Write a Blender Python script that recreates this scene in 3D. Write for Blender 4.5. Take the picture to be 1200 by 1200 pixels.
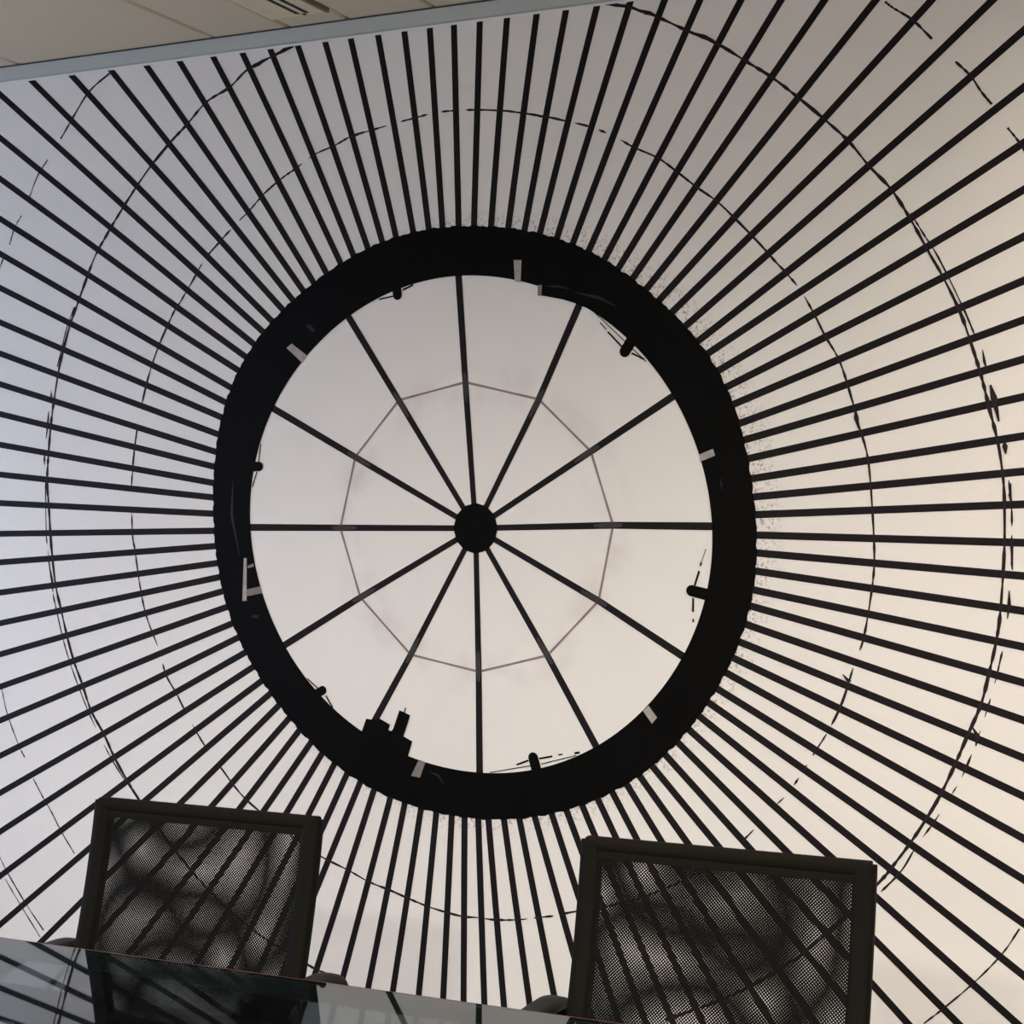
import bpy, bmesh, math, random
from mathutils import Vector
R = math.radians
random.seed(4)
for o in list(bpy.data.objects):
    bpy.data.objects.remove(o)
SC = bpy.context.scene
COL = SC.collection

# ------------------------------------------------------------------ camera
FPX, TH, ZW, HC, HY = 2000.0, R(25), 3.78, 1.526, 586.0
S_, C_ = math.sin(TH), math.cos(TH)
FW, RT = Vector((-S_, C_, 0)), Vector((C_, S_, 0))
CAM = Vector((ZW * S_, -ZW * C_, HC))
cd = bpy.data.cameras.new('camera')
cam = bpy.data.objects.new('camera', cd)
COL.objects.link(cam)
cam.location = CAM
cam.rotation_euler = (R(90), 0, TH)
cd.sensor_width = 36.0
cd.sensor_fit = 'HORIZONTAL'
cd.lens = 36.0 * FPX / 1200.0
cd.shift_y = -(600.0 - HY) / 1200.0          # rising-front shift, verticals stay vertical
cd.clip_start = 0.05
SC.camera = cam

# ------------------------------------------------------------------ world, exposure
SC.view_settings.view_transform = 'Standard'
SC.view_settings.look = 'None'
SC.view_settings.gamma = 1.0
SC.view_settings.use_curve_mapping = False
SC.view_settings.exposure = -0.06
w = bpy.data.worlds.new('sky')
SC.world = w
w.use_nodes = True
bg = w.node_tree.nodes['Background']
bg.inputs[0].default_value = (0.53, 0.67, 1.0, 1)
bg.inputs[1].default_value = 4.7

# room extents
X0, X1, Y0, ZC = -2.7, 2.6, -5.2, 2.637
WIN = (-2.35, -0.55, 0.55, 2.25)             # unseen window added in the left wall for daylight: y0, y1, z0, z1
pl = bpy.data.lights.new('window_portal', 'AREA')
pl.shape = 'RECTANGLE'
pl.size, pl.size_y = WIN[3] - WIN[2], WIN[1] - WIN[0]
pl.cycles.is_portal = True
po = bpy.data.objects.new('window_portal', pl)
COL.objects.link(po)
po.location = (X0 - 0.16, (WIN[0] + WIN[1]) / 2, (WIN[2] + WIN[3]) / 2)
po.rotation_euler = (0, R(-90), 0)

# ------------------------------------------------------------------ materials
def mat(name, col, rough=0.6, metal=0.0, noise=None, spec=0.5, bump=0.0, emit=None, trans=0.0, ior=1.5):
    m = bpy.data.materials.new(name)
    m.use_nodes = True
    nt = m.node_tree
    b = nt.nodes['Principled BSDF']
    b.inputs['Base Color'].default_value = (*col, 1)
    b.inputs['Roughness'].default_value = rough
    b.inputs['Metallic'].default_value = metal
    b.inputs['Specular IOR Level'].default_value = spec
    b.inputs['Transmission Weight'].default_value = trans
    b.inputs['IOR'].default_value = ior
    if emit:
        b.inputs['Emission Color'].default_value = (*emit[0], 1)
        b.inputs['Emission Strength'].default_value = emit[1]
    if noise or bump:
        tc = nt.nodes.new('ShaderNodeTexCoord')
        n = nt.nodes.new('ShaderNodeTexNoise')
        n.inputs['Scale'].default_value = noise[0] if noise else 200
        n.inputs['Detail'].default_value = 5
        nt.links.new(tc.outputs['Object'], n.inputs['Vector'])
        if noise:
            r = nt.nodes.new('ShaderNodeMix')
            r.data_type = 'RGBA'
            r.inputs[6].default_value = (*[c * (1 - noise[1]) for c in col], 1)
            r.inputs[7].default_value = (*[min(1, c * (1 + noise[1])) for c in col], 1)
            nt.links.new(n.outputs['Fac'], r.inputs[0])
            nt.links.new(r.outputs[2], b.inputs['Base Color'])
        if bump:
            bp = nt.nodes.new('ShaderNodeBump')
            bp.inputs['Strength'].default_value = bump
            bp.inputs['Distance'].default_value = 0.002
            nt.links.new(n.outputs['Fac'], bp.inputs['Height'])
            nt.links.new(bp.outputs[0], b.inputs['Normal'])
    return m

M = {
    'ink': mat('print_black', (0.0105, 0.0088, 0.0102), 0.6, spec=0.12, noise=(18, 0.18)),
    'ink_ring': mat('print_deep_black', (0.0022, 0.0021, 0.0021), 0.6, spec=0.06, noise=(9, 0.5)),
    'ink_line': mat('print_thin_line', (0.020, 0.014, 0.019), 0.6, spec=0.12),
    'ink_joint': mat('print_joint_grey', (0.048, 0.045, 0.050), 0.6, spec=0.12, noise=(40, 0.4)),
    'ink_violet': mat('print_violet_grey', (0.25, 0.19, 0.21), 0.6, spec=0.3, noise=(30, 0.35)),
    'ink_grey': mat('print_grey', (0.20, 0.18, 0.17), 0.6, spec=0.3, noise=(60, 0.35)),
    'ink_light': mat('print_light_grey', (0.36, 0.33, 0.31), 0.6, spec=0.3, noise=(80, 0.3)),
    'ink_glint': mat('print_glint', (0.020, 0.020, 0.024), 0.6, spec=0.12, noise=(25, 0.5)),
    'wall': mat('wall_paint', (0.70, 0.68, 0.64), 0.8, noise=(60, 0.03), bump=0.05),
    'trim': mat('trim_grey', (0.46, 0.50, 0.49), 0.55, noise=(40, 0.05)),
    'tile': mat('ceiling_tile', (0.63, 0.535, 0.39), 0.95, noise=(140, 0.07), bump=0.3),
    'slab': mat('ceiling_slab', (0.16, 0.15, 0.14), 0.9, noise=(20, 0.1)),
    'diffuser': mat('diffuser_cream', (0.70, 0.60, 0.40), 0.6, noise=(25, 0.08)),
    'shadow_line': mat('trim_painted_shadow', (0.05, 0.05, 0.05), 0.8, noise=(40, 0.2)),
    'lip': mat('diffuser_lip', (0.20, 0.16, 0.11), 0.6, noise=(40, 0.1)),
    'slot': mat('slot_black', (0.008, 0.008, 0.008), 0.7, noise=(40, 0.2)),
    'carpet': mat('carpet_grey', (0.055, 0.055, 0.06), 0.95, noise=(350, 0.45), bump=0.6),
    'frame': mat('chair_frame_black', (0.0040, 0.0037, 0.0026), 0.65, spec=0.08, noise=(120, 0.2)),
    'sleeve': mat('chair_sleeve_fabric', (0.0062, 0.0057, 0.0036), 0.85, spec=0.08, noise=(900, 0.4), bump=0.25),
    'mesh': mat('chair_mesh_fabric', (0.0042, 0.0039, 0.0034), 0.7, spec=0.08, noise=(300, 0.2)),
    'plastic': mat('armrest_plastic', (0.006, 0.006, 0.0052), 0.5, spec=0.18, noise=(90, 0.15)),
    'chrome': mat('chair_steel', (0.55, 0.55, 0.56), 0.22, 1.0, noise=(30, 0.05)),
    'glass': mat('table_glass', (0.13, 0.175, 0.19), 0.015, trans=1.0, ior=1.52),
    'glass_reflection': mat('table_painted_reflection', (0.30, 0.38, 0.36), 0.5, noise=(15, 0.12)),
    'red': mat('table_edge_red', (0.10, 0.022, 0.018), 0.5, noise=(40, 0.2)),
    'steel': mat('table_frame_steel', (0.10, 0.105, 0.11), 0.35, 0.8, noise=(30, 0.1)),
    'white': mat('window_frame_white', (0.75, 0.75, 0.74), 0.4, noise=(30, 0.03)),
    'pane': mat('window_pane', (0.97, 0.99, 1.0), 0.0, trans=1.0, ior=1.02),
    'lampring': mat('added_downlight_ring', (0.7, 0.7, 0.7), 0.4, 0.3, noise=(30, 0.04)),
    'lamp': mat('added_downlight_bulb', (1, 0.9, 0.75), 0.4, emit=((1.0, 0.86, 0.68), 12.0)),
}

def paper_material(rc, hb):
    m = bpy.data.materials.new('mural_paper')
    m.use_nodes = True
    nt = m.node_tree
    b = nt.nodes['Principled BSDF']
    b.inputs['Roughness'].default_value = 0.55
    b.inputs['Specular IOR Level'].default_value = 0.3
    tc = nt.nodes.new('ShaderNodeTexCoord')
    n1 = nt.nodes.new('ShaderNodeTexNoise')
    n1.inputs['Scale'].default_value = 3.0
    n1.inputs['Detail'].default_value = 4
    nt.links.new(tc.outputs['Object'], n1.inputs['Vector'])
    mx = nt.nodes.new('ShaderNodeMix')
    mx.data_type = 'RGBA'
    mx.inputs[6].default_value = (0.775, 0.755, 0.74, 1)
    mx.inputs[7].default_value = (0.84, 0.825, 0.81, 1)
    nt.links.new(n1.outputs['Fac'], mx.inputs[0])
    # printed speckle on the glass next to the dome ring
    sp = nt.nodes.new('ShaderNodeTexNoise')
    sp.inputs['Scale'].default_value = 170
    sp.inputs['Detail'].default_value = 2
    nt.links.new(tc.outputs['Object'], sp.inputs['Vector'])
    rp = nt.nodes.new('ShaderNodeMapRange')
    rp.inputs[1].default_value = 0.50
    rp.inputs[2].default_value = 0.78
    nt.links.new(sp.outputs['Fac'], rp.inputs[0])
    vd = nt.nodes.new('ShaderNodeVectorMath')
    vd.operation = 'DISTANCE'
    vd.inputs[1].default_value = (rc.x, 0, rc.y)
    nt.links.new(tc.outputs['Object'], vd.inputs[0])
    fo = nt.nodes.new('ShaderNodeMapRange')
    fo.inputs[1].default_value = 0.702
    fo.inputs[2].default_value = 0.664
    nt.links.new(vd.outputs['Value'], fo.inputs[0])
    ins = nt.nodes.new('ShaderNodeMath')
    ins.operation = 'GREATER_THAN'
    ins.inputs[1].default_value = 0.62
    nt.links.new(vd.outputs['Value'], ins.inputs[0])
    m1 = nt.nodes.new('ShaderNodeMath')
    m1.operation = 'MULTIPLY'
    nt.links.new(rp.outputs[0], m1.inputs[0])
    nt.links.new(fo.outputs[0], m1.inputs[1])
    m2 = nt.nodes.new('ShaderNodeMath')
    m2.operation = 'MULTIPLY'
    nt.links.new(m1.outputs[0], m2.inputs[0])
    nt.links.new(ins.outputs[0], m2.inputs[1])
    m3 = nt.nodes.new('ShaderNodeMix')
    m3.data_type = 'RGBA'
    m3.inputs[7].default_value = (0.24, 0.20, 0.20, 1)
    nt.links.new(m2.outputs[0], m3.inputs[0])
    nt.links.new(mx.outputs[2], m3.inputs[6])
    # faint violet bloom printed around the polygon hoop
    hd = nt.nodes.new('ShaderNodeVectorMath')
    hd.operation = 'DISTANCE'
    hd.inputs[1].default_value = (hb.x, 0, hb.y)
    nt.links.new(tc.outputs['Object'], hd.inputs[0])
    su = nt.nodes.new('ShaderNodeMath')
    su.operation = 'SUBTRACT'
    su.inputs[1].default_value = 0.325
    nt.links.new(hd.outputs['Value'], su.inputs[0])
    ab = nt.nodes.new('ShaderNodeMath')
    ab.operation = 'ABSOLUTE'
    nt.links.new(su.outputs[0], ab.inputs[0])
    br = nt.nodes.new('ShaderNodeMapRange')
    br.interpolation_type = 'SMOOTHSTEP'
    br.inputs[1].default_value = 0.075
    br.inputs[2].default_value = 0.0
    br.inputs[3].default_value = 0.0
    br.inputs[4].default_value = 0.38
    nt.links.new(ab.outputs[0], br.inputs[0])
    n2 = nt.nodes.new('ShaderNodeTexNoise')
    n2.inputs['Scale'].default_value = 11
    n2.inputs['Detail'].default_value = 3
    nt.links.new(tc.outputs['Object'], n2.inputs['Vector'])
    nr = nt.nodes.new('ShaderNodeMapRange')
    nr.inputs[1].default_value = 0.42
    nr.inputs[2].default_value = 0.72
    nt.links.new(n2.outputs['Fac'], nr.inputs[0])
    m4 = nt.nodes.new('ShaderNodeMath')
    m4.operation = 'MULTIPLY'
    nt.links.new(br.outputs[0], m4.inputs[0])
    nt.links.new(nr.outputs[0], m4.inputs[1])
    m5 = nt.nodes.new('ShaderNodeMix')
    m5.data_type = 'RGBA'
    m5.inputs[7].default_value = (0.50, 0.43, 0.43, 1)
    nt.links.new(m4.outputs[0], m5.inputs[0])
    nt.links.new(m3.outputs[2], m5.inputs[6])
    nt.links.new(m5.outputs[2], b.inputs['Base Color'])
    return m

# ------------------------------------------------------------------ helpers
def obj(name, me, m, parent=None, kind=None):
    o = bpy.data.objects.new(name, me)
    COL.objects.link(o)
    if m is not None and not me.materials:
        me.materials.append(m)
    if parent:
        o.parent = parent
    if kind:
        o['kind'] = kind
    return o

def tag(o, label, cat, group=None):
    o['label'] = label
    o['category'] = cat
    if group:
        o['group'] = group
    return o

def empty(name, loc=(0, 0, 0)):
    o = bpy.data.objects.new(name, None)
    COL.objects.link(o)
    o.location = loc
    return o

def mesh(name, vs, fs, smooth=False):
    me = bpy.data.meshes.new(name)
    me.from_pydata([tuple(v) for v in vs], [], fs)
    me.update()
    if smooth:
        for p in me.polygons:
            p.use_smooth = True
    return me

def box_mesh(name, a, b, bevel=0.0, seg=2):
    bm = bmesh.new()
    bmesh.ops.create_cube(bm, size=1)
    for v in bm.verts:
        v.co = Vector([(a[i] + b[i]) / 2 + v.co[i] * (b[i] - a[i]) for i in range(3)])
    if bevel:
        bmesh.ops.bevel(bm, geom=bm.edges[:], offset=bevel, segments=seg, profile=0.5, affect='EDGES')
    me = bpy.data.meshes.new(name)
    bm.to_mesh(me)
    bm.free()
    return me

def box(name, a, b, m, parent=None, bevel=0.0, kind=None):
    return obj(name, box_mesh(name, a, b, bevel), m, parent, kind)

def tube_mesh(name, pts, rx, ry=None, n=14, up=Vector((0, 0, 1)), cap=True, sq=2.0):
    """Sweep a superellipse (rx sideways, ry along 'up') along a polyline."""
    ry = ry or rx
    pts = [Vector(p) for p in pts]
    vs, fs = [], []
    for i, p in enumerate(pts):
        t = (pts[min(i + 1, len(pts) - 1)] - pts[max(i - 1, 0)]).normalized()
        sd = t.cross(up)
        if sd.length < 1e-3:
            sd = t.cross(Vector((0, 1, 0)))
        sd.normalize()
        u = sd.cross(t).normalized()
        for k in range(n):
            a = 2 * math.pi * k / n
            ca, sa = math.cos(a), math.sin(a)
            x = math.copysign(abs(ca) ** (2 / sq), ca)
            y = math.copysign(abs(sa) ** (2 / sq), sa)
            vs.append(p + sd * x * rx + u * y * ry)
    for i in range(len(pts) - 1):
        for k in range(n):
            k2 = (k + 1) % n
            fs.append((i * n + k, i * n + k2, (i + 1) * n + k2, (i + 1) * n + k))
    if cap:
        fs.append(tuple(range(n - 1, -1, -1)))
        fs.append(tuple((len(pts) - 1) * n + k for k in range(n)))
    return mesh(name, vs, fs, True)

def smooth_path(pts, n=8):
    """Catmull-Rom through the points."""
    P = [Vector(p) for p in pts]
    P = [P[0] * 2 - P[1]] + P + [P[-1] * 2 - P[-2]]
    out = []
    for i in range(1, len(P) - 2):
        for k in range(n):
            t = k / n
            a, b, c, d = P[i - 1], P[i], P[i + 1], P[i + 2]
            out.append(0.5 * ((2 * b) + (c - a) * t + (2 * a - 5 * b + 4 * c - d) * t * t + (3 * b - a - 3 * c + d) * t ** 3))
    out.append(P[-2])
    return out

def pix_ray(x, y):
    return FW + RT * ((x - 600) / FPX) + Vector((0, 0, 1)) * ((HY - y) / FPX)

def wall_pt(x, y):
    """Photo pixel -> point (X, Z) on the plane of the mural wall."""
    r = pix_ray(x, y)
    p = CAM + r * (-CAM.y / r.y)
    return Vector((p.x, p.z))

# ------------------------------------------------------------------ room shell
fl = box('floor', (X0, Y0, -0.06), (X1, 0.15, 0), M['carpet'], kind='structure')
box('wall_back', (X0 - 0.15, 0.0, 0), (X1 + 0.15, 0.15, ZC + 0.06), M['wall'], kind='structure')
box('wall_right', (X1, Y0, 0), (X1 + 0.15, 0, ZC + 0.06), M['wall'], kind='structure')
box('wall_front', (X0 - 0.15, Y0 - 0.15, 0), (X1 + 0.15, Y0, ZC + 0.06), M['wall'], kind='structure')
def wall_with_hole():
    ya, yb, za, zb = WIN
    vs, fs = [], []
    for (a0, a1, c0, c1) in ((Y0, ya, 0, ZC + .06), (yb, 0, 0, ZC + .06), (ya, yb, 0, za), (ya, yb, zb, ZC + .06)):
        i = len(vs)
        for x in (X0 - 0.15, X0):
            vs += [(x, a0, c0), (x, a1, c0), (x, a1, c1), (x, a0, c1)]
        fs += [(i, i + 3, i + 2, i + 1), (i + 4, i + 5, i + 6, i + 7), (i, i + 1, i + 5, i + 4), (i + 1, i + 2, i + 6, i + 5),
               (i + 2, i + 3, i + 7, i + 6), (i + 3, i, i + 4, i + 7)]
    return obj('wall_left', mesh('wall_left', vs, fs), M['wall'], None, 'structure')
wall_with_hole()
win = empty('added_window', (X0 - 0.08, WIN[0], WIN[2]))  # invented window, out of view, brings cool daylight from the left
win['kind'] = 'structure'
wy, wz = WIN[1] - WIN[0], WIN[3] - WIN[2]
for nm, a, b in (('added_window_frame', (-.03, 0, 0), (.03, wy, .05)), ('added_window_frame', (-.03, 0, wz - .05), (.03, wy, wz)),
                 ('added_window_frame', (-.03, 0, .05), (.03, .05, wz - .05)), ('added_window_frame', (-.03, wy - .05, .05), (.03, wy, wz - .05)),
                 ('mullion', (-.025, wy / 2 - .025, .05), (.025, wy / 2 + .025, wz - .05))):
    box(nm, a, b, M['white'], win, 0.004)

# ceiling: slab with a grid of lay-in tiles
ce = box('ceiling', (X0, Y0, ZC + 0.012), (X1, 0.0, ZC + 0.06), M['slab'], kind='structure')
JX = -0.785
PITCH = 0.595
xs = [X0]
k = math.ceil((X0 - JX) / PITCH)
while JX + k * PITCH < X1 - 0.02:
    xs.append(JX + k * PITCH)
    k += 1
xs.append(X1)
ys = [0.0]
while ys[-1] > Y0 + 0.02:
    ys.append(max(Y0, ys[-1] - PITCH))
def tile_mesh(wx, wyy):
    g, bv = 0.0022, 0.006
    a, b = (g, -wyy + g, 0), (wx - g, -g, 0.0115)
    vs = [(a[0] + bv, a[1] + bv, 0), (b[0] - bv, a[1] + bv, 0), (b[0] - bv, b[1] - bv, 0), (a[0] + bv, b[1] - bv, 0),
          (a[0], a[1], 0.004), (b[0], a[1], 0.004), (b[0], b[1], 0.004), (a[0], b[1], 0.004),
          (a[0], a[1], 0.0115), (b[0], a[1], 0.0115), (b[0], b[1], 0.0115), (a[0], b[1], 0.0115)]
    fs = [(3, 2, 1, 0)]
    for q in (0, 4):
        for i in range(4):
            j = (i + 1) % 4
            fs.append((q + i, q + j, q + 4 + j, q + 4 + i))
    fs.append((8, 9, 10, 11))
    return mesh('ceiling_tile', vs, fs)
cache = {}
DIFX = (-0.572, -0.412)
def put_tile(xa, xb, ya, yb):
    key = (round(xb - xa, 4), round(ya - yb, 4))
    if key not in cache:
        cache[key] = tile_mesh(*key)
    t = obj('ceiling_tile', cache[key], M['tile'], ce)
    t.location = (xa, ya, ZC)
for i in range(len(xs) - 1):
    for j in range(len(ys) - 1):
        xa, xb, ya, yb = xs[i], xs[i + 1], ys[j], ys[j + 1]
        if xa < DIFX[0] and xb > DIFX[1] and j == 0:      # bay holding the slot diffuser
            put_tile(xa, DIFX[0], ya, yb)
            put_tile(DIFX[1], xb, ya, yb)
            put_tile(DIFX[0], DIFX[1], 0.0, -0.095)
        else:
            put_tile(xa, xb, ya, yb)
# slot diffuser set in the ceiling
df = empty('slot_diffuser', (DIFX[0], -0.095, ZC))
tag(df, 'cream linear air diffuser with two black slots set in the ceiling tiles', 'air vent')
dw, dl = DIFX[1] - DIFX[0], 0.50
s1, s2, sw = -0.487 - DIFX[0], -0.463 - DIFX[0], 0.0130
zz = -0.004
box('plate', (0.004, -dl, zz), (s1 - sw / 2, 0, 0.008), M['diffuser'], df)
box('plate', (s1 + sw / 2, -dl, zz), (s2 - sw / 2, 0, 0.008), M['diffuser'], df)
box('plate', (s2 + sw / 2, -dl, zz), (dw - 0.012, 0, 0.008), M['diffuser'], df)
box('plate_end', (s1 - sw / 2, -0.012, zz), (s2 + sw / 2, 0, 0.0075), M['diffuser'], df)
box('slot', (s1 - sw / 2, -dl, -0.0035), (s1 + sw / 2, -0.012, 0.010), M['slot'], df)
box('slot', (s2 - sw / 2, -dl, -0.0035), (s2 + sw / 2, -0.012, 0.010), M['slot'], df)
box('edge_lip', (dw - 0.009, -dl, -0.006), (dw - 0.001, 0, 0.006), M['lip'], df)

# trims
tr = box('trim_1', (X0, -0.014, 2.6015), (X1, 0.0, ZC - 0.0035), M['trim'], kind='structure')
box('painted_shadow_line', (X0, -0.0165, ZC - 0.0032), (X1, 0.0, ZC - 0.0004), M['shadow_line'], kind='structure')  # dark strip painting the shadow line between trim and ceiling
box('baseboard_back', (X0, -0.014, 0), (X1, 0, 0.09), M['trim'], kind='structure', bevel=0.003)
box('baseboard_right', (X1 - 0.014, Y0, 0), (X1, -0.02, 0.09), M['trim'], kind='structure', bevel=0.003)
box('baseboard_left', (X0, Y0, 0), (X0 + 0.014, -0.02, 0.09), M['trim'], kind='structure', bevel=0.003)

# ------------------------------------------------------------------ added ceiling downlights (unseen, invented to light the wall)
def ring_mesh(name, r0, r1, z0, z1, n=32):
    vs, fs = [], []
    for i in range(n):
        a = 2 * math.pi * i / n
        for r, z in ((r0, z0), (r0, z1), (r1, z1), (r1, z0)):
            vs.append((r * math.cos(a), r * math.sin(a), z))
    for i in range(n):
        j = (i + 1) % n
        for q in range(4):
            q2 = (q + 1) % 4
            fs.append((i * 4 + q, i * 4 + q2, j * 4 + q2, j * 4 + q))
    return mesh(name, vs, fs)
def disc_mesh(name, r, z, n=32):
    return mesh(name, [(r * math.cos(2 * math.pi * i / n), r * math.sin(2 * math.pi * i / n), z) for i in range(n)], [tuple(range(n - 1, -1, -1))])
RINGM = ring_mesh('added_lamp_ring', 0.10, 0.12, -0.008, 0.0)
DISCM = disc_mesh('added_bulb', 0.10, -0.001)
def downlight(x, y, power, size, blend, label, aim=None, col=(1.0, 0.86, 0.70)):  # unseen fixture with a glowing disc, invented for the warm light
    d = empty('added_downlight', (x, y, ZC))
    tag(d, label, 'added ceiling light', 'unseen downlights added to light the mural')
    obj('added_lamp_ring', RINGM, M['lampring'], d)
    obj('added_bulb', DISCM, M['lamp'], d)
    L = bpy.data.lights.new('added_lamp_beam', 'SPOT')
    L.energy = power * 1.25
    L.spot_size = R(size)
    L.spot_blend = blend
    L.shadow_soft_size = 0.10
    L.color = col
    lo = bpy.data.objects.new('added_lamp_beam', L)
    COL.objects.link(lo)
    lo.parent = d
    lo.location = (0, 0, -0.03)
    if aim:
        v = Vector(aim) - Vector((x, y, ZC - 0.03))
        lo.rotation_euler = v.to_track_quat('-Z', 'Y').to_euler()
WARM = (1.0, 0.915, 0.81)
downlight(-1.3, -2.3, 95, 165, 1.0, 'added unseen ceiling downlight over the window end of the glass table', col=WARM)
downlight(0.3, -2.3, 215, 165, 1.0, 'added unseen ceiling downlight over the middle of the glass table', col=WARM)
downlight(1.85, -2.1, 170, 168, 1.0, 'added unseen ceiling downlight beyond the far end of the glass table', col=(1.0, 0.87, 0.70))
downlight(0.5, -4.1, 420, 170, 1.0, 'added unseen ceiling downlight in the open floor away from the mural', col=WARM)
downlight(2.05, -0.75, 62, 125, 0.8, 'added unseen ceiling downlight close to the mural wall', aim=(1.75, -0.05, 1.3), col=(1.0, 0.88, 0.72))

# ------------------------------------------------------------------ the printed wall mural
MX0, MX1, MZ0, MZ1 = X0 + 0.012, X1 - 0.012, 0.092, 2.6005
INK_TOP = 2.5945
HUB = wall_pt(558, 619)
mural = box('wall_mural', (MX0, -0.0022, MZ0), (MX1, -0.0002, MZ1), paper_material(wall_pt(563, 612), HUB))
tag(mural, 'black and white printed wall mural of a round glass dome with radiating bars', 'wall mural')
LAYER = {'bar': -0.0027, 'line': -0.0029, 'rib': -0.0029, 'ring': -0.0033, 'mark': -0.0037, 'top': -0.0041}

def clip(poly, x0, x1, z0, z1):
    def cut(P, f, g):
        out = []
        for i in range(len(P)):
            a, b = P[i], P[(i + 1) % len(P)]
            fa, fb = f(a), f(b)
            if fa >= 0:
                out.append(a)
            if (fa >= 0) != (fb >= 0):
                t = fa / (fa - fb)
                out.append(a + (b - a) * t)
        return out
    for f in (lambda p: p.x - x0, lambda p: x1 - p.x, lambda p: p.y - z0, lambda p: z1 - p.y):
        poly = cut(poly, f, None)
        if len(poly) < 3:
            return []
    return poly

def flat(name, polys, layer, m, parent=None):
    """Printed shape: polygons in (X, Z) of the wall."""
    vs, fs = [], []
    y = LAYER[layer]
    for P in polys:
        P = clip([Vector(p) for p in P], MX0 + .004, MX1 - .004, MZ0 + .004, INK_TOP)
        if len(P) < 3:
            continue
        ar = sum(P[i].x * P[(i + 1) % len(P)].y - P[(i + 1) % len(P)].x * P[i].y for i in range(len(P)))
        if ar < 0:
            P.reverse()
        i0 = len(vs)
        vs += [(p.x, y, p.y) for p in P]
        fs.append(tuple(range(i0, len(vs))))
    return obj(name, mesh(name, vs, fs), m, parent or mural)

def stroke(P, wd, taper0=1.0, taper1=1.0):
    """Polyline -> list of quads of width wd (metres)."""
    P = [Vector(p) for p in P]
    L, Rr = [], []
    n = len(P)
    for i in range(n):
        t = (P[min(i + 1, n - 1)] - P[max(i - 1, 0)]).normalized()
        nr = Vector((-t.y, t.x))
        f = 1.0
        if i == 0:
            f = taper0
        if i == n - 1:
            f = taper1
        ww = wd[i] if isinstance(wd, (list, tuple)) else wd
        L.append(P[i] + nr * ww * f / 2)
        Rr.append(P[i] - nr * ww * f / 2)
    return [[L[i], L[i + 1], Rr[i + 1], Rr[i]] for i in range(n - 1)]

# 109 radiating bars: pixel of the inner end at the ring, pixel further out
IN = [(252,622),(251,602),(251,583),(251,566),(252,547),(255,530),(259,510),(260,489),(260,469),(269,453),(283,436),(291,420),
 (299,404),(309,389),(319,376),(332,363),(344,352),(356,341),(368,331),(383,320),(399,307),(415,300),(432,292),(449,285),(465,279),
 (485,273),(503,268),(519,265),(538,264),(556,265),(576,265),(596,268),(615,271),(633,275),(653,280),(672,285),(691,293),(709,304),
 (725,315),(743,325),(757,340),(773,352),(788,366),(803,383),(817,401),(829,415),(843,434),(857,451),(862,473),(865,497),(868,517),
 (875,538),(881,561),(887,582),(888,603),(887,627),(888,648),(885,669),(883,691),(880,710),(873,731),(867,752),(860,771),(851,788),
 (841,807),(832,824),(821,840),(808,855),(793,868),(779,883),(766,899),(750,909),(735,919),(718,928),(701,936),(683,944),(665,951),
 (647,953),(627,956),(609,958),(591,959),(573,961),(561,959),(545,959),(530,956),(512,951),(494,947),(475,941),(458,935),(439,925),
 (423,916),(408,905),(392,896),(378,883),(365,870),(352,855),(340,841),(327,827),(317,813),(307,798),(298,781),(289,764),(280,747),
 (274,730),(267,711),(261,693),(259,676),(254,660),(252,640)]
OUT = [(0,y) for y in (625.5,589.5,556,521,485,450,414,377.5,337,297,256,209,161,110)] + [(40,97),(86,90),(132,84),(173,78),(211,72),
 (250,66),(285,63),(317,57),(349,52),(381,47),(411,43),(443,38),(474,34),(504,30),(532.5,26),(563,22),(595,18),(630,13),(664.5,9),
 (701,4)] + [(x,0) for x in (740,779.5,821,869,916,967,1027,1092.5,1164)] + [(1200,y) for y in (36,102.5,167.5,222.5,277.5,329,375,
 421,465,511,552.5,591,636,675,716,758,800,844,888,933,982.5,1030.5,1082,1143)] + [(x,1200) for x in (1193,1124,1065,1014,958,906,
 860,825,790,758,727,695.7,656.5,624.5,593,569,543.7,518.5,488,455,423.6,388,351,307,275,237,188,137,88,24)] + [(0,y) for y in
 (1152,1084,1027,975,929.5,886,844.5,805,767,730.5,694.5,659)]
assert len(IN) == len(OUT) == 109
for a, b in zip(IN, OUT):
    A, B = wall_pt(*a), wall_pt(*b)
    d = (B - A).normalized()
    A2 = A - d * 0.045
    far = A + d * 3.6
    flat('radial_bar', stroke([A2, far], 0.0154), 'bar', M['ink'])

# ring outlines: harmonic fits of measured edge pixels
INEDGE = [(538,323.3),(520,325),(489,332),(440,352),(413,368),(400,378.7),(377,398.7),(360,417),(354.7,425),(324,473),(319,482.7),
 (306.5,516.5),(295,573),(294,600),(295,626.7),(300.7,669),(308.7,693),(332.7,753),(337,760.7),(358.7,794),(390.7,829.5),(425,856.7),
 (478.7,885),(520,898.7),(530,900.7),(559,905),(587,906),(620.7,902.7),(637,899),(676,885),(702.7,873),(742.5,843),(760,826.7),
 (797,773),(804.5,763),(826.7,705),(832,673),(835,640),(834.7,610),(829,570),(820,532.7),(811,508.7),(802.7,490),(792.7,468.7),
 (786,459),(770,435),(733,396),(712,377),(685,358.7),(664,347),(638,338),(612,330.7),(580,325),(553,322.7)]
def polar(P):
    C = wall_pt(563, 612)
    out = []
    for p in P:
        v = wall_pt(*p) - C
        out.append((math.atan2(v.y, v.x), v.length))
    return C, sorted(out)
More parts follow.
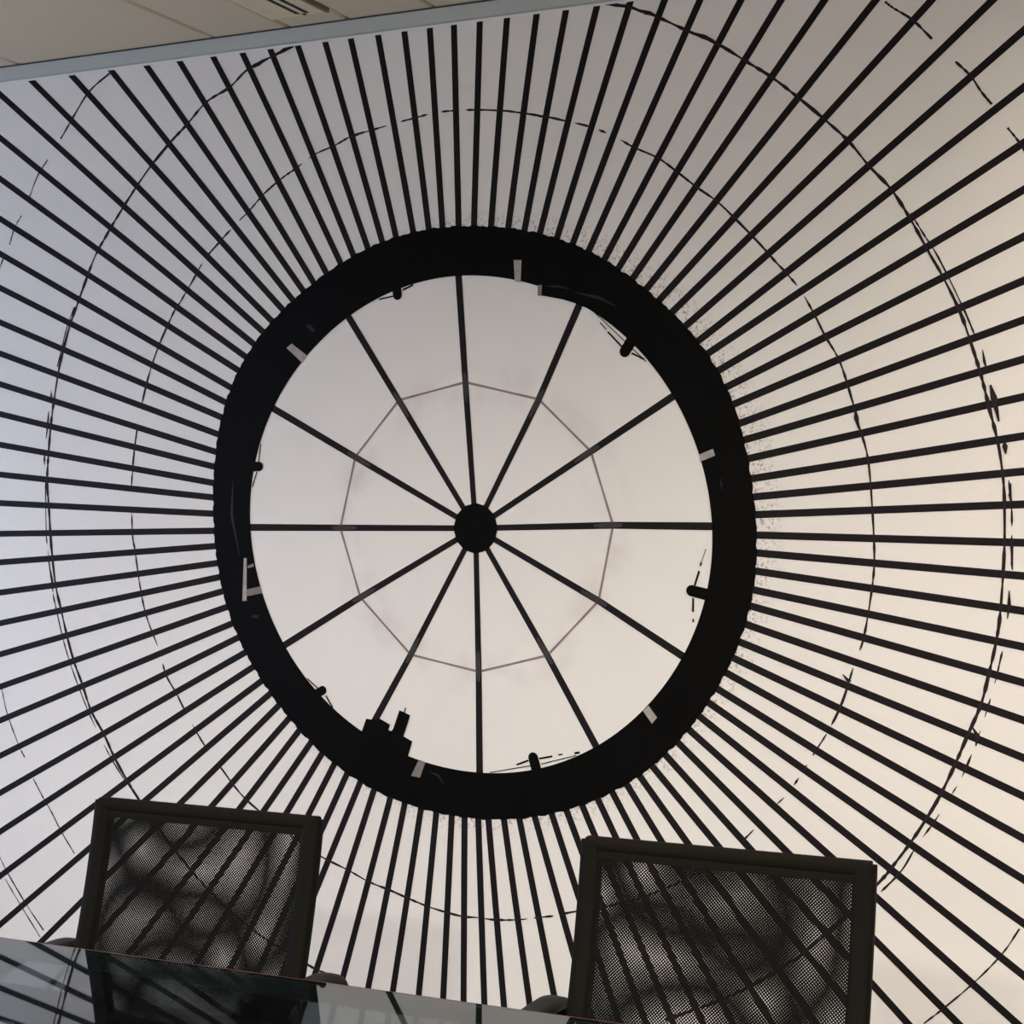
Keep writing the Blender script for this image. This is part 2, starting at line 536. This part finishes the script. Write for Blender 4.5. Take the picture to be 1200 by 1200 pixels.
def harmonic(P, order):
    """Least squares fit r(a) by normal equations."""
    C, pr = polar(P)
    n = 2 * order + 1
    A = [[0.0] * (n + 1) for _ in range(n)]
    for a, r in pr:
        row = [1.0]
        for q in range(1, order + 1):
            row += [math.cos(q * a), math.sin(q * a)]
        for i in range(n):
            for j in range(n):
                A[i][j] += row[i] * row[j]
            A[i][n] += row[i] * r
    for i in range(n):
        A[i][i] += 1e-6
    for i in range(n):
        pv = max(range(i, n), key=lambda q: abs(A[q][i]))
        A[i], A[pv] = A[pv], A[i]
        for q in range(n):
            if q != i:
                f = A[q][i] / A[i][i]
                for j in range(i, n + 1):
                    A[q][j] -= f * A[i][j]
    co = [A[i][n] / A[i][i] for i in range(n)]
    def r(a):
        v = co[0]
        for q in range(1, order + 1):
            v += co[2 * q - 1] * math.cos(q * a) + co[2 * q] * math.sin(q * a)
        return v
    return C, r
RC, rin = harmonic(INEDGE, 6)
_, rout = harmonic(IN, 10)
NR = 436
quads = []
for i in range(NR):
    a0, a1 = 2 * math.pi * i / NR, 2 * math.pi * (i + 1) / NR
    e0, e1 = Vector((math.cos(a0), math.sin(a0))), Vector((math.cos(a1), math.sin(a1)))
    j0 = 0.0012 * math.sin(i * 2.4) + 0.0010 * math.sin(i * 5.1)
    j1 = 0.0012 * math.sin((i + 1) * 2.4) + 0.0010 * math.sin((i + 1) * 5.1)
    if i == NR - 1:
        j1 = 0.0
    quads.append([RC + e0 * rin(a0), RC + e0 * (rout(a0) + j0), RC + e1 * (rout(a1) + j1), RC + e1 * rin(a1)])
flat('dome_ring', quads, 'ring', M['ink_ring'])

# the twelve dome ribs, kinked where the polygon hoop crosses
RIB_OUT = [(538,323.3),(680,356),(790,464),(834.7,616.7),(800.7,769),(699.3,874.7),(562.7,904.7),(440.7,842.7),(334,756),(294.7,618),(321,478.7),(408.7,370.7)]
RIB_MID = [(546,448),(632,468),(693,529),(719,615.5),(702,704),(642,768),(561.6,787),(482,767),(423,700),(399.5,618.5),(417,535.6),(468,469)]
for o_, m_ in zip(RIB_OUT, RIB_MID):
    O, Md = wall_pt(*o_), wall_pt(*m_)
    Hb = HUB + (Md - HUB) * 0.08
    O2 = O + (O - Md).normalized() * 0.03
    flat('dome_rib', stroke([Hb, Md, O2], [0.0128, 0.0150, 0.0168]), 'rib', M['ink'])
    # greyer joint where the hoop is fixed
    d = (Md - HUB).normalized()
    flat('rib_joint', stroke([Md - d * 0.045, Md - d * 0.02, Md, Md + d * 0.022], [0.005, 0.0110, 0.0135, 0.006]), 'mark', M['ink_joint'])
for i in range(12):
    a, b = wall_pt(*RIB_MID[i]), wall_pt(*RIB_MID[(i + 1) % 12])
    flat('polygon_hoop', stroke([a, (a + b) / 2, b], [0.0056, 0.0042, 0.0056]), 'line', M['ink_violet'])
hubp = []
for i in range(48):
    a = 2 * math.pi * i / 48
    rr = 0.0555 * (1 + 0.012 * math.cos(12 * a))
    hubp.append(HUB + Vector((rr * math.cos(a) * 0.97, rr * math.sin(a))))
flat('dome_hub', [hubp], 'mark', M['ink_ring'])

# thin glazing hoops crossing the bars (pixels, clockwise)
HOOP1 = [(154.5,572.5),(157.5,535),(162.5,497.5),(172.5,450),(185,410),(203.7,367.5),(210,357.5),(227.5,327.5),(240,305),(252.5,290),
 (275,265),(292.5,247.5),(310,227.5),(330,210),(347.5,197.5),(370,181),(392.5,171),(412.5,160),(437.5,152.5),(462.5,145),(485,139),(510,132.5),
 (532.5,130),(560,129),(587.5,130),(600,131),(640,137),(665,142.5),(692.5,149),(720,160),(742.5,172.5),(772.5,186),(795,202.5),(817.5,220),
 (845,240),(887.5,282.5),(907.5,305),(924,322.5),(940,342.5),(957.5,374),(967.5,394),(985,425),(1000,472.5),(1007.5,500),(1017.5,537.5),(1022.5,595),
 (1025,650),(1022.5,687.5),(1012.5,747.5),(1002.5,775),(987.5,822.5),(971.7,855),(955,881.7),(941.7,903),(925,928),(908,945),(893,961.7),(875,981),(863,990),
 (820,1021),(770,1045),(720,1060),(668,1069),(653,1072.5),(630,1075),(606.7,1077.5),(580,1077.5),(561.7,1075),(540,1073),(505,1063),(477.5,1051.7),(456.7,1042.5),(433,1033),
 (408,1019),(373,1001),(330,970),(287.5,935),(260,900),(240,872.5),(220,837.5),(207.5,812.5),(195,790),(187.5,762.5),(172.5,722.5),(165,687.5),(159,645),(156,625),(154.5,572.5)]
HOOP2 = [(345,54),(317.5,67.5),(290,82.5),(270,102.5),(242.5,120),(220,146),(200,167.5),(177.5,195),(160,220),(144,245),(127.5,272.5),(112.5,300),(101,330),(91,358),
 (82.5,382.5),(71,427.5),(64,470),(60,502.5),(57.5,535),(56,565),(58,592.5),(61,640),(66,685),(72.5,715),(80,747.5),(87.5,775),(97.5,802.5),(107.5,832.5),
 (122.5,860),(135,887.5),(150,915),(162.5,935),(195,982),(240,1037),(295,1088),(351.7,1124),(370,1135),(390,1144),(440,1172),(500,1192)]
HOOP2B = [(88,360),(79,385),(68,430)]
HOOP2C = [(54,560),(55,622.5),(57,645),(62,690),(67.5,717),(75,750),(84,780),(95,810),(105,835),(117.5,862),(132,890),(147.5,915)]
HOOP3R = [(707.5,4),(735,7.5),(755,15),(772.5,21),(805,36),(842.5,52.5),(875,72.5),(905,91),(937.5,116),(967.5,141),(995,166),(1019,195),(1045,222.5),(1067.5,257.5),
 (1090,298),(1105,324),(1125,365),(1137.5,400),(1150,440),(1160,480),(1170,520),(1176,562.5),(1177.5,600),(1177,650),(1172.5,717.5),(1167.5,752.5),(1159,790),
 (1150,825),(1134,862),(1119,896.7),(1103,930),(1086.7,958),(1066.7,988),(1045,1016.7),(1033,1031),(990,1075),(930,1125),(860,1165),(780,1195)]
HOOP3S = [(1067.5,250),(1083,275),(1100,302),(1127.5,357.5),(1142.5,392.5)]
HOOP3T = [(1182.5,562.5),(1185,590),(1186,605),(1186,645),(1186,667.5)]
HOOP3U = [(1175,762.5),(1167.5,795),(1157.5,830),(1147,862),(1130,905),(1113,935),(1095,963),(1075,990),(1056.7,1020),(1032.5,1045)]
def hoop(name, P, wd, breaks=0.0, seed=1, m='ink_line'):
    rnd = random.Random(seed)
    W = [Vector((*wall_pt(*p), 0)) for p in P]
    S = smooth_path(W, 6)
    run, ws, skip = [], [], 0
    def emit():
        if len(run) > 1:
            flat(name, stroke(run, ws, 0.3 if breaks else 1.0, 0.3 if breaks else 1.0), 'line', M[m])
    for i, p in enumerate(S):
        if skip > 0:
            skip -= 1
            emit()
            run, ws = [], []
            continue
        run.append(Vector((p.x, p.y)))
        ws.append(wd * rnd.uniform(0.55, 1.35))
        if breaks and rnd.random() < breaks:
            skip = rnd.randint(1, 3)
    emit()
hoop('glazing_hoop', HOOP1, 0.0046, 0.05, 3)
hoop('glazing_hoop', HOOP2, 0.0066, 0.0, 5)
hoop('glazing_hoop', HOOP2B, 0.0034, 0.0, 6)
hoop('glazing_hoop', HOOP2C, 0.0036, 0.06, 7)
hoop('glazing_hoop', HOOP3R, 0.0064, 0.0, 8)
hoop('glazing_hoop', HOOP3S, 0.0036, 0.0, 9)
hoop('glazing_hoop', HOOP3T, 0.0036, 0.08, 10)
hoop('glazing_hoop', HOOP3U, 0.0038, 0.08, 11)
for i, P in enumerate([[(132,84),(105,108),(84,142),(72,163)], [(57,187),(45,206),(35,232)], [(26,253),(18,267),(12,287)], [(5,301),(-2,322)],
          [(1037.5,2.5),(1047.5,10),(1070,24),(1092.5,46)], [(1120,72.5),(1137.5,89),(1150,107.5),(1162.5,122.5)], [(1181,150),(1195,167.5),(1210,192)],
          [(1195,1088),(1175,1117),(1145,1148),(1110,1178),(1083,1199)],
          [(2.5,805),(9,835),(22.5,872.5),(30,887.5)], [(40,912.5),(49,930),(62,953),(72,973),(88,1000)],
          [(0,1003),(10,1023),(30,1057),(52,1090)], [(7,1030),(23,1057),(48,1098)]]):
    hoop('glazing_hoop', P, 0.0046 if i in (0, 4, 5, 6) else 0.0032, 0.0, 20 + i)
# dark smears where the hoops catch on the bars
def blade(pts, wpx, m='ink_line', layer='mark', name='print_smear'):
    W = [wall_pt(*p) for p in pts]
    ww = [wpx * 0.00185 * f for f in ([0.25, 1.0, 0.25] if len(W) == 3 else [1.0] * len(W))]
    return flat(name, stroke(W, ww), layer, M[m])
for pts, wd in [(((322,66),(334,59),(345,55)), 6), (((298,80),(305,75),(313,70)), 5), (((708,5),(722,6),(734,9)), 5), (((750,12),(762,16),(772,20)), 5),
          (((815,39),(826,43),(838,48)), 4), (((1152,410),(1154,424),(1157,434)), 3), (((1161,451),(1165,466),(1171,494)), 7), (((1177,518),(1178,523),(1179,532)), 6),
          (((1185,566),(1184,580),(1186,592)), 3.5), (((1186,627),(1186,640),(1187,668)), 3.5), (((1183,692),(1183,708),(1181,725)), 4), (((1003,480),(1004,490),(1007,503)), 5.5),
          (((61,458),(61,465),(60,472)), 3), (((58,482),(57,497),(55,514)), 3.5), (((53,532),(53,538),(53,545)), 3), (((60,667),(62,680),(63,694)), 4),
          (((988,790),(994,797),(998,798)), 4), (((1140,852),(1146,862),(1144,874)), 5), (((408,162),(418,159),(424,157)), 3), (((628,136),(636,137),(644,137)), 3)]:
    blade(pts, wd)

# grey brackets, glints and silhouettes printed on the ring
def pp(name, P, m, layer='mark'):
    return flat(name, [[wall_pt(*p) for p in P]], layer, M[m])
pp('bracket', [(602.7,305),(612,305),(611,331),(604,330)], 'ink_light')
pp('bracket', [(336.7,408),(342.7,402.7),(361,417),(354.7,425)], 'ink_light')
pp('bracket', [(359,382),(364,379.5),(371,388),(367,390)], 'ink_glint')
pp('bracket', [(820,532.7),(836,526),(838.7,534),(821,541)], 'ink_light')
pp('bracket', [(754,832.7),(760.7,826.7),(770.7,840.7),(764.7,848)], 'ink_light')
pp('bracket', [(491,891),(499.5,893),(493,911),(482.7,909)], 'ink_grey')
pp('bracket', [(286.7,654),(290,654),(290,704),(285,704)], 'ink_light')
pp('bracket', [(290,690.7),(306,687),(308.5,695),(290,698.7)], 'ink_grey')
pp('bracket', [(291,663),(298,660),(298.5,664),(291,666)], 'ink_grey')
pp('bracket', [(296,720.5),(304,720.5),(303,725),(296,723)], 'ink_glint')
pp('ceiling_box', [(631.5,336),(631,346.5),(638,347),(660,351),(676,356),(690,362),(700,352),(676,340),(655,334)], 'ink_ring')
pp('bracket', [(631,334.5),(636,334),(635.5,346.8),(631,346)], 'ink_grey', 'top')
blade([(640,335.5),(655,336),(669,339)], 3.0, 'ink_glint', 'top', 'glint')
blade([(676,343),(702,349),(723,359)], 3.6, 'ink_glint', 'top', 'glint')
blade([(274,562),(272.7,604),(282,652)], 4.5, 'ink_glint', 'top', 'glint')
blade([(505,905),(514,908),(521,918)], 3.0, 'ink_glint', 'top', 'glint')
blade([(845,560),(846,568),(847,574)], 2.5, 'ink_glint', 'top', 'glint')
def capsule(a, b, rpx):
    A, B = wall_pt(*a), wall_pt(*b)
    r = rpx * 0.00188
    d = (B - A).normalized()
    n = Vector((-d.y, d.x))
    P = []
    for k in range(13):
        t = math.pi * k / 12
        P.append(A + n * r * math.cos(t) - d * r * math.sin(t))
    P += [B - n * r * 1.05, B + n * r * 1.05]
    return P
LAMPS = [((466.7,346),(465,334),6.0, [((445,351),(462.7,347),1.8),((473,340),(485,334),2.2)]),
 ((733,412),(744,394),6.5, [((713,389),(730,407),2.0),((741,414),(755.5,421),2.0),((696,365),(758,424),1.0),((704,378),(711,386),1.2)]),
 ((811,692),(834,698),6.3, [((820,669),(814.7,686),2.3),((813,700.7),(812.7,717),2.3),((822.5,659),(821.3,663),2.0),((813,725),(813,729),1.8),((828,643),(822,660),0.7)]),
 ((625.5,887.5),(630,904),6.2, [((606,896),(620,890.7),2.0),((632.7,888.7),(648,886),2.0),((575,905),(622,897),1.0),((635,895),(676,885),1.0),((655,884.5),(660,883.5),1.5),((674,882.5),(680,881.5),2.5)]),
 ((379,808.7),(368,815),5.5, [((361,795),(373,806),1.6),((382.7,815),(390.7,828.7),2.0)]),
 ((304.5,546.7),(292,546.7),6.0, [((306.7,520),(304,541),1.5),((302,553),(296.7,570.7),1.5)])]
for a, b, r, lines in LAMPS:
    lp = flat('lamp_silhouette', [capsule(a, b, r)], 'mark', M['ink_ring'])
    for p, q, wd in lines:
        flat('lamp_arm', stroke([wall_pt(*p), wall_pt(*q)], wd * 0.00188), 'mark', M['ink_ring'], lp)
tw = pp('tower_silhouette', [(425,856.5),(430,842),(437,843),(446,842),(458,849),(456,855.5),(459.5,856.5),(461.5,854),(469,832),(481.7,838),(473.6,862.6),(484,868.5),(479,886),(470,905),(430,885),(415,860)], 'ink_ring')
flat('antenna', stroke([wall_pt(473.5, 838), wall_pt(476.3, 829)], 0.003), 'mark', M['ink_line'], tw)

# ------------------------------------------------------------------ glass table
TY, TZ = -1.0345, 0.74
TX0, TX1, TYN = -1.9, 1.25, -2.25
tb = empty('glass_table', ((TX0 + TX1) / 2, (TY + TYN) / 2, 0))
tag(tb, 'dark tinted glass meeting table with a thin red edge and steel legs', 'table')
def tpart(name, a, b, m, bevel=0.0):
    o = box(name, a, b, m, None, bevel)
    o.parent = tb
    o.matrix_parent_inverse = tb.matrix_basis.inverted()
    return o
bpy.context.view_layer.update()
tpart('glass_top', (TX0, TYN, TZ - 0.012), (TX1, TY, TZ), M['glass'], 0.0012)
tpart('reflection_strip', (TX0 + .004, TY - 0.085, TZ - 0.0150), (TX1 - .004, TY - 0.004, TZ - 0.0125), M['glass_reflection'])  # pale teal strip painted in for a reflection near the glass edge
tpart('edge_strip', (TX0, TY + 0.0003, TZ - 0.011), (TX1, TY + 0.0025, TZ - 0.0005), M['red'])
for y in (TY - 0.22, TYN + 0.18):
    tpart('rail', (TX0 + .2, y - .02, TZ - .065), (TX1 - .2, y + .02, TZ - .0155), M['steel'], .003)
for x in (TX0 + .2, TX1 - .2):
    tpart('cross_rail', (x - .02, TYN + .2, TZ - .065), (x + .02, TY - .24, TZ - .0155), M['steel'], .003)
    for y in (TY - .22, TYN + .18):
        tpart('leg', (x - .03, y - .03, 0.0), (x + .03, y + .03, TZ - .066), M['steel'], .004)

# ------------------------------------------------------------------ chairs
LEAN = 0.262
def back_pt(x, z, dy=0.0):
    """Point on the reclined back: x across, z height; dy out of the surface (towards the wall)."""
    h = 0.96 - z
    u = (h - 0.19) / 0.19
    y = -LEAN * h + 0.010 * (1 - u * u)
    return Vector((x, y + dy, z))
HW = 0.25
def net(layer_dy, shear, swirl, pitch=0.0039, th=0.00190):
    """Open diagonal weave: straight threads both ways at 45 degrees, clipped to the back."""
    vs, fs = [], []
    x0, x1, z0, z1 = -0.236, 0.236, 0.568, 0.946
    zc = 0.757
    def wp(x, z):
        xx = x + shear * (z - zc) + swirl * 0.0022 * math.sin(13 * (z - zc) + 9 * x)
        zz = z - shear * x + swirl * 0.0022 * math.sin(15 * x - 8 * (z - zc) + 1.0)
        return min(max(xx, -0.238), 0.238), min(max(zz, 0.565), 0.949)
    q = 1 / math.sqrt(2)
    n = int(0.62 / 2 * 1.0 / pitch) + 2
    for sg in (1, -1):
        for i in range(-n, n + 1):
            # thread through (i*pitch) across, running along (1, sg)
            ox, oz = -sg * q * i * pitch, zc + q * i * pitch
            t0 = max((x0 - ox) / q, min((z0 - oz) / (q * sg), (z1 - oz) / (q * sg)))
            t1 = min((x1 - ox) / q, max((z0 - oz) / (q * sg), (z1 - oz) / (q * sg)))
            if t1 - t0 < 0.004:
                continue
            k = max(2, int((t1 - t0) / 0.03))
            b0 = len(vs)
            for j in range(k + 1):
                t = t0 + (t1 - t0) * j / k
                px, pz = ox + q * t, oz + q * sg * t
                for e in (-1, 1):
                    a = wp(px - e * sg * q * th / 2, pz + e * q * th / 2)
                    vs.append(back_pt(a[0], a[1], layer_dy))
            for j in range(k):
                fs.append((b0 + 2 * j, b0 + 2 * j + 1, b0 + 2 * j + 3, b0 + 2 * j + 2))
    return mesh('back_net', vs, fs)

def side_tube(sx):
    P = [back_pt(sx * (HW - 0.019), z) for z in (0.9545, 0.9535, 0.951, 0.93, 0.88, 0.82, 0.76, 0.70, 0.64, 0.58, 0.53)]
    y = P[-1].y
    P += [Vector((sx * (HW - .019), y - 0.03, 0.475)), Vector((sx * (HW - .019), y - 0.09, 0.448))]
    return tube_mesh('side_frame', P[:3] + smooth_path(P[3:], 4), 0.0185, 0.0150, 16, Vector((0, -1, 0)), sq=3.2)

def make_chair(label):
    c = empty('mesh_chair')
    tag(c, label, 'chair', 'black mesh chairs at the glass table')
    for sx in (-1, 1):
        obj('side_frame', side_tube(sx), M['frame'], c)
    top = tube_mesh('top_rail', [back_pt(x, 0.9475) for x in (-0.240, -0.2395, -0.12, 0, 0.12, 0.2395, 0.240)], 0.0150, 0.0123, 16, sq=3.0)
    obj('top_rail', top, M['sleeve'], c)
    obj('bottom_rail', tube_mesh('bottom_rail', [back_pt(x, 0.572) for x in (-0.232, 0, 0.232)], 0.012, 0.012, 12), M['frame'], c)
    # fabric hem behind the rail and along the sides
    for sx in (-1, 1):
        vs, fs = [], []
        zs = [0.945 - 0.37 * k / 16 for k in range(17)]
        for z in zs:
            vs += [back_pt(sx * 0.236, z, -0.011), back_pt(sx * 0.221, z, -0.011), back_pt(sx * 0.221, z, -0.0085), back_pt(sx * 0.236, z, -0.0085)]
        for i in range(16):
            for q in range(4):
                fs.append((4 * i + q, 4 * i + (q + 1) % 4, 4 * i + 4 + (q + 1) % 4, 4 * i + 4 + q))
        obj('hem', mesh('hem', vs, fs), M['sleeve'], c)
    vs = [back_pt(-.236, .940, -.0112), back_pt(.236, .940, -.0112), back_pt(.236, .926, -.0112), back_pt(-.236, .926, -.0112)]
    vs += [v + Vector((0, .0025, 0)) for v in vs]
    obj('hem', mesh('hem', vs, [(3, 2, 1, 0), (4, 5, 6, 7), (0, 1, 5, 4), (1, 2, 6, 5), (2, 3, 7, 6), (3, 0, 4, 7)]), M['sleeve'], c)
    obj('back_net', net(-0.0098, 0.0, 0.0), M['mesh'], c)
    obj('back_net', net(0.0098, 0.018, 1.0), M['mesh'], c)
    # seat
    yb = back_pt(0, 0.53).y
    seat = box_mesh('seat', (-0.235, yb - 0.50, 0.435), (0.235, yb - 0.045, 0.465), 0.012, 3)
    for v in seat.vertices:
        t = (v.co.y - (yb - 0.50)) / 0.455
        v.co.z += -0.018 * max(0, 1 - t * 3) ** 2 - 0.008 * (1 - (v.co.x / 0.235) ** 2)
    obj('seat', seat, M['sleeve'], c)
    # arms: pad with a rounded rear end, post down to the base
    for sx in (-1, 1):
        xa = sx * (HW + 0.034)
        ya = back_pt(0, 0.69).y
        P = [(xa, ya + 0.055, 0.648), (xa, ya + 0.045, 0.672), (xa, ya + 0.02, 0.684), (xa, ya - 0.04, 0.686), (xa, ya - 0.14, 0.684),
             (xa, ya - 0.22, 0.680), (xa, ya - 0.25, 0.668), (xa, ya - 0.262, 0.645)]
        arm = obj('armrest', tube_mesh('armrest', smooth_path(P, 5), 0.025, 0.011, 16, sq=3.0), M['plastic'], c)
        Q = [(sx * (HW - 0.015), back_pt(0, .655).y, 0.655), (xa - sx * .01, ya + 0.0, 0.662), (xa, ya - 0.03, 0.668)]
        obj('arm_bracket', tube_mesh('arm_bracket', Q, 0.012, 0.009, 10), M['frame'], arm)
        P = [(xa, ya - 0.225, 0.672), (xa, ya - 0.235, 0.60), (xa, ya - 0.235, 0.44), (xa, ya - 0.235, 0.10), (xa, ya - 0.225, 0.035),
             (xa, ya - 0.17, 0.0125), (xa, ya + 0.05, 0.0125), (xa, ya + 0.20, 0.0125)]
        obj('sled_leg', tube_mesh('sled_leg', smooth_path(P, 5), 0.0125, 0.0125, 12, Vector((1, 0, 0))), M['chrome'], c)
    xa = HW + 0.034
    obj('seat_bar', tube_mesh('seat_bar', [(-xa, ya - 0.235, 0.422), (0, ya - 0.235, 0.422), (xa, ya - 0.235, 0.422)], 0.012, None, 12), M['chrome'], c)
    obj('base_bar', tube_mesh('base_bar', [(-xa, ya + 0.20, 0.0125), (0, ya + 0.20, 0.0125), (xa, ya + 0.20, 0.0125)], 0.0125, None, 12), M['chrome'], c)
    return c

def dup(root, label):
    r = root.copy()
    COL.objects.link(r)
    r['label'] = label
    for ch in list(root.children):
        d = ch.copy()
        COL.objects.link(d)
        d.parent = r
        for g in list(ch.children):
            e = g.copy()
            COL.objects.link(e)
            e.parent = d
    return r
ch1 = make_chair('black mesh-back chair at the glass table, on the side of the ceiling air vent')
ch1.location = (-0.2485, -0.8036 - 0.0, 0)
ch2 = dup(ch1, 'black mesh-back chair next along the glass table, away from the ceiling air vent')
ch2.location = (0.7368, -0.7612, 0)
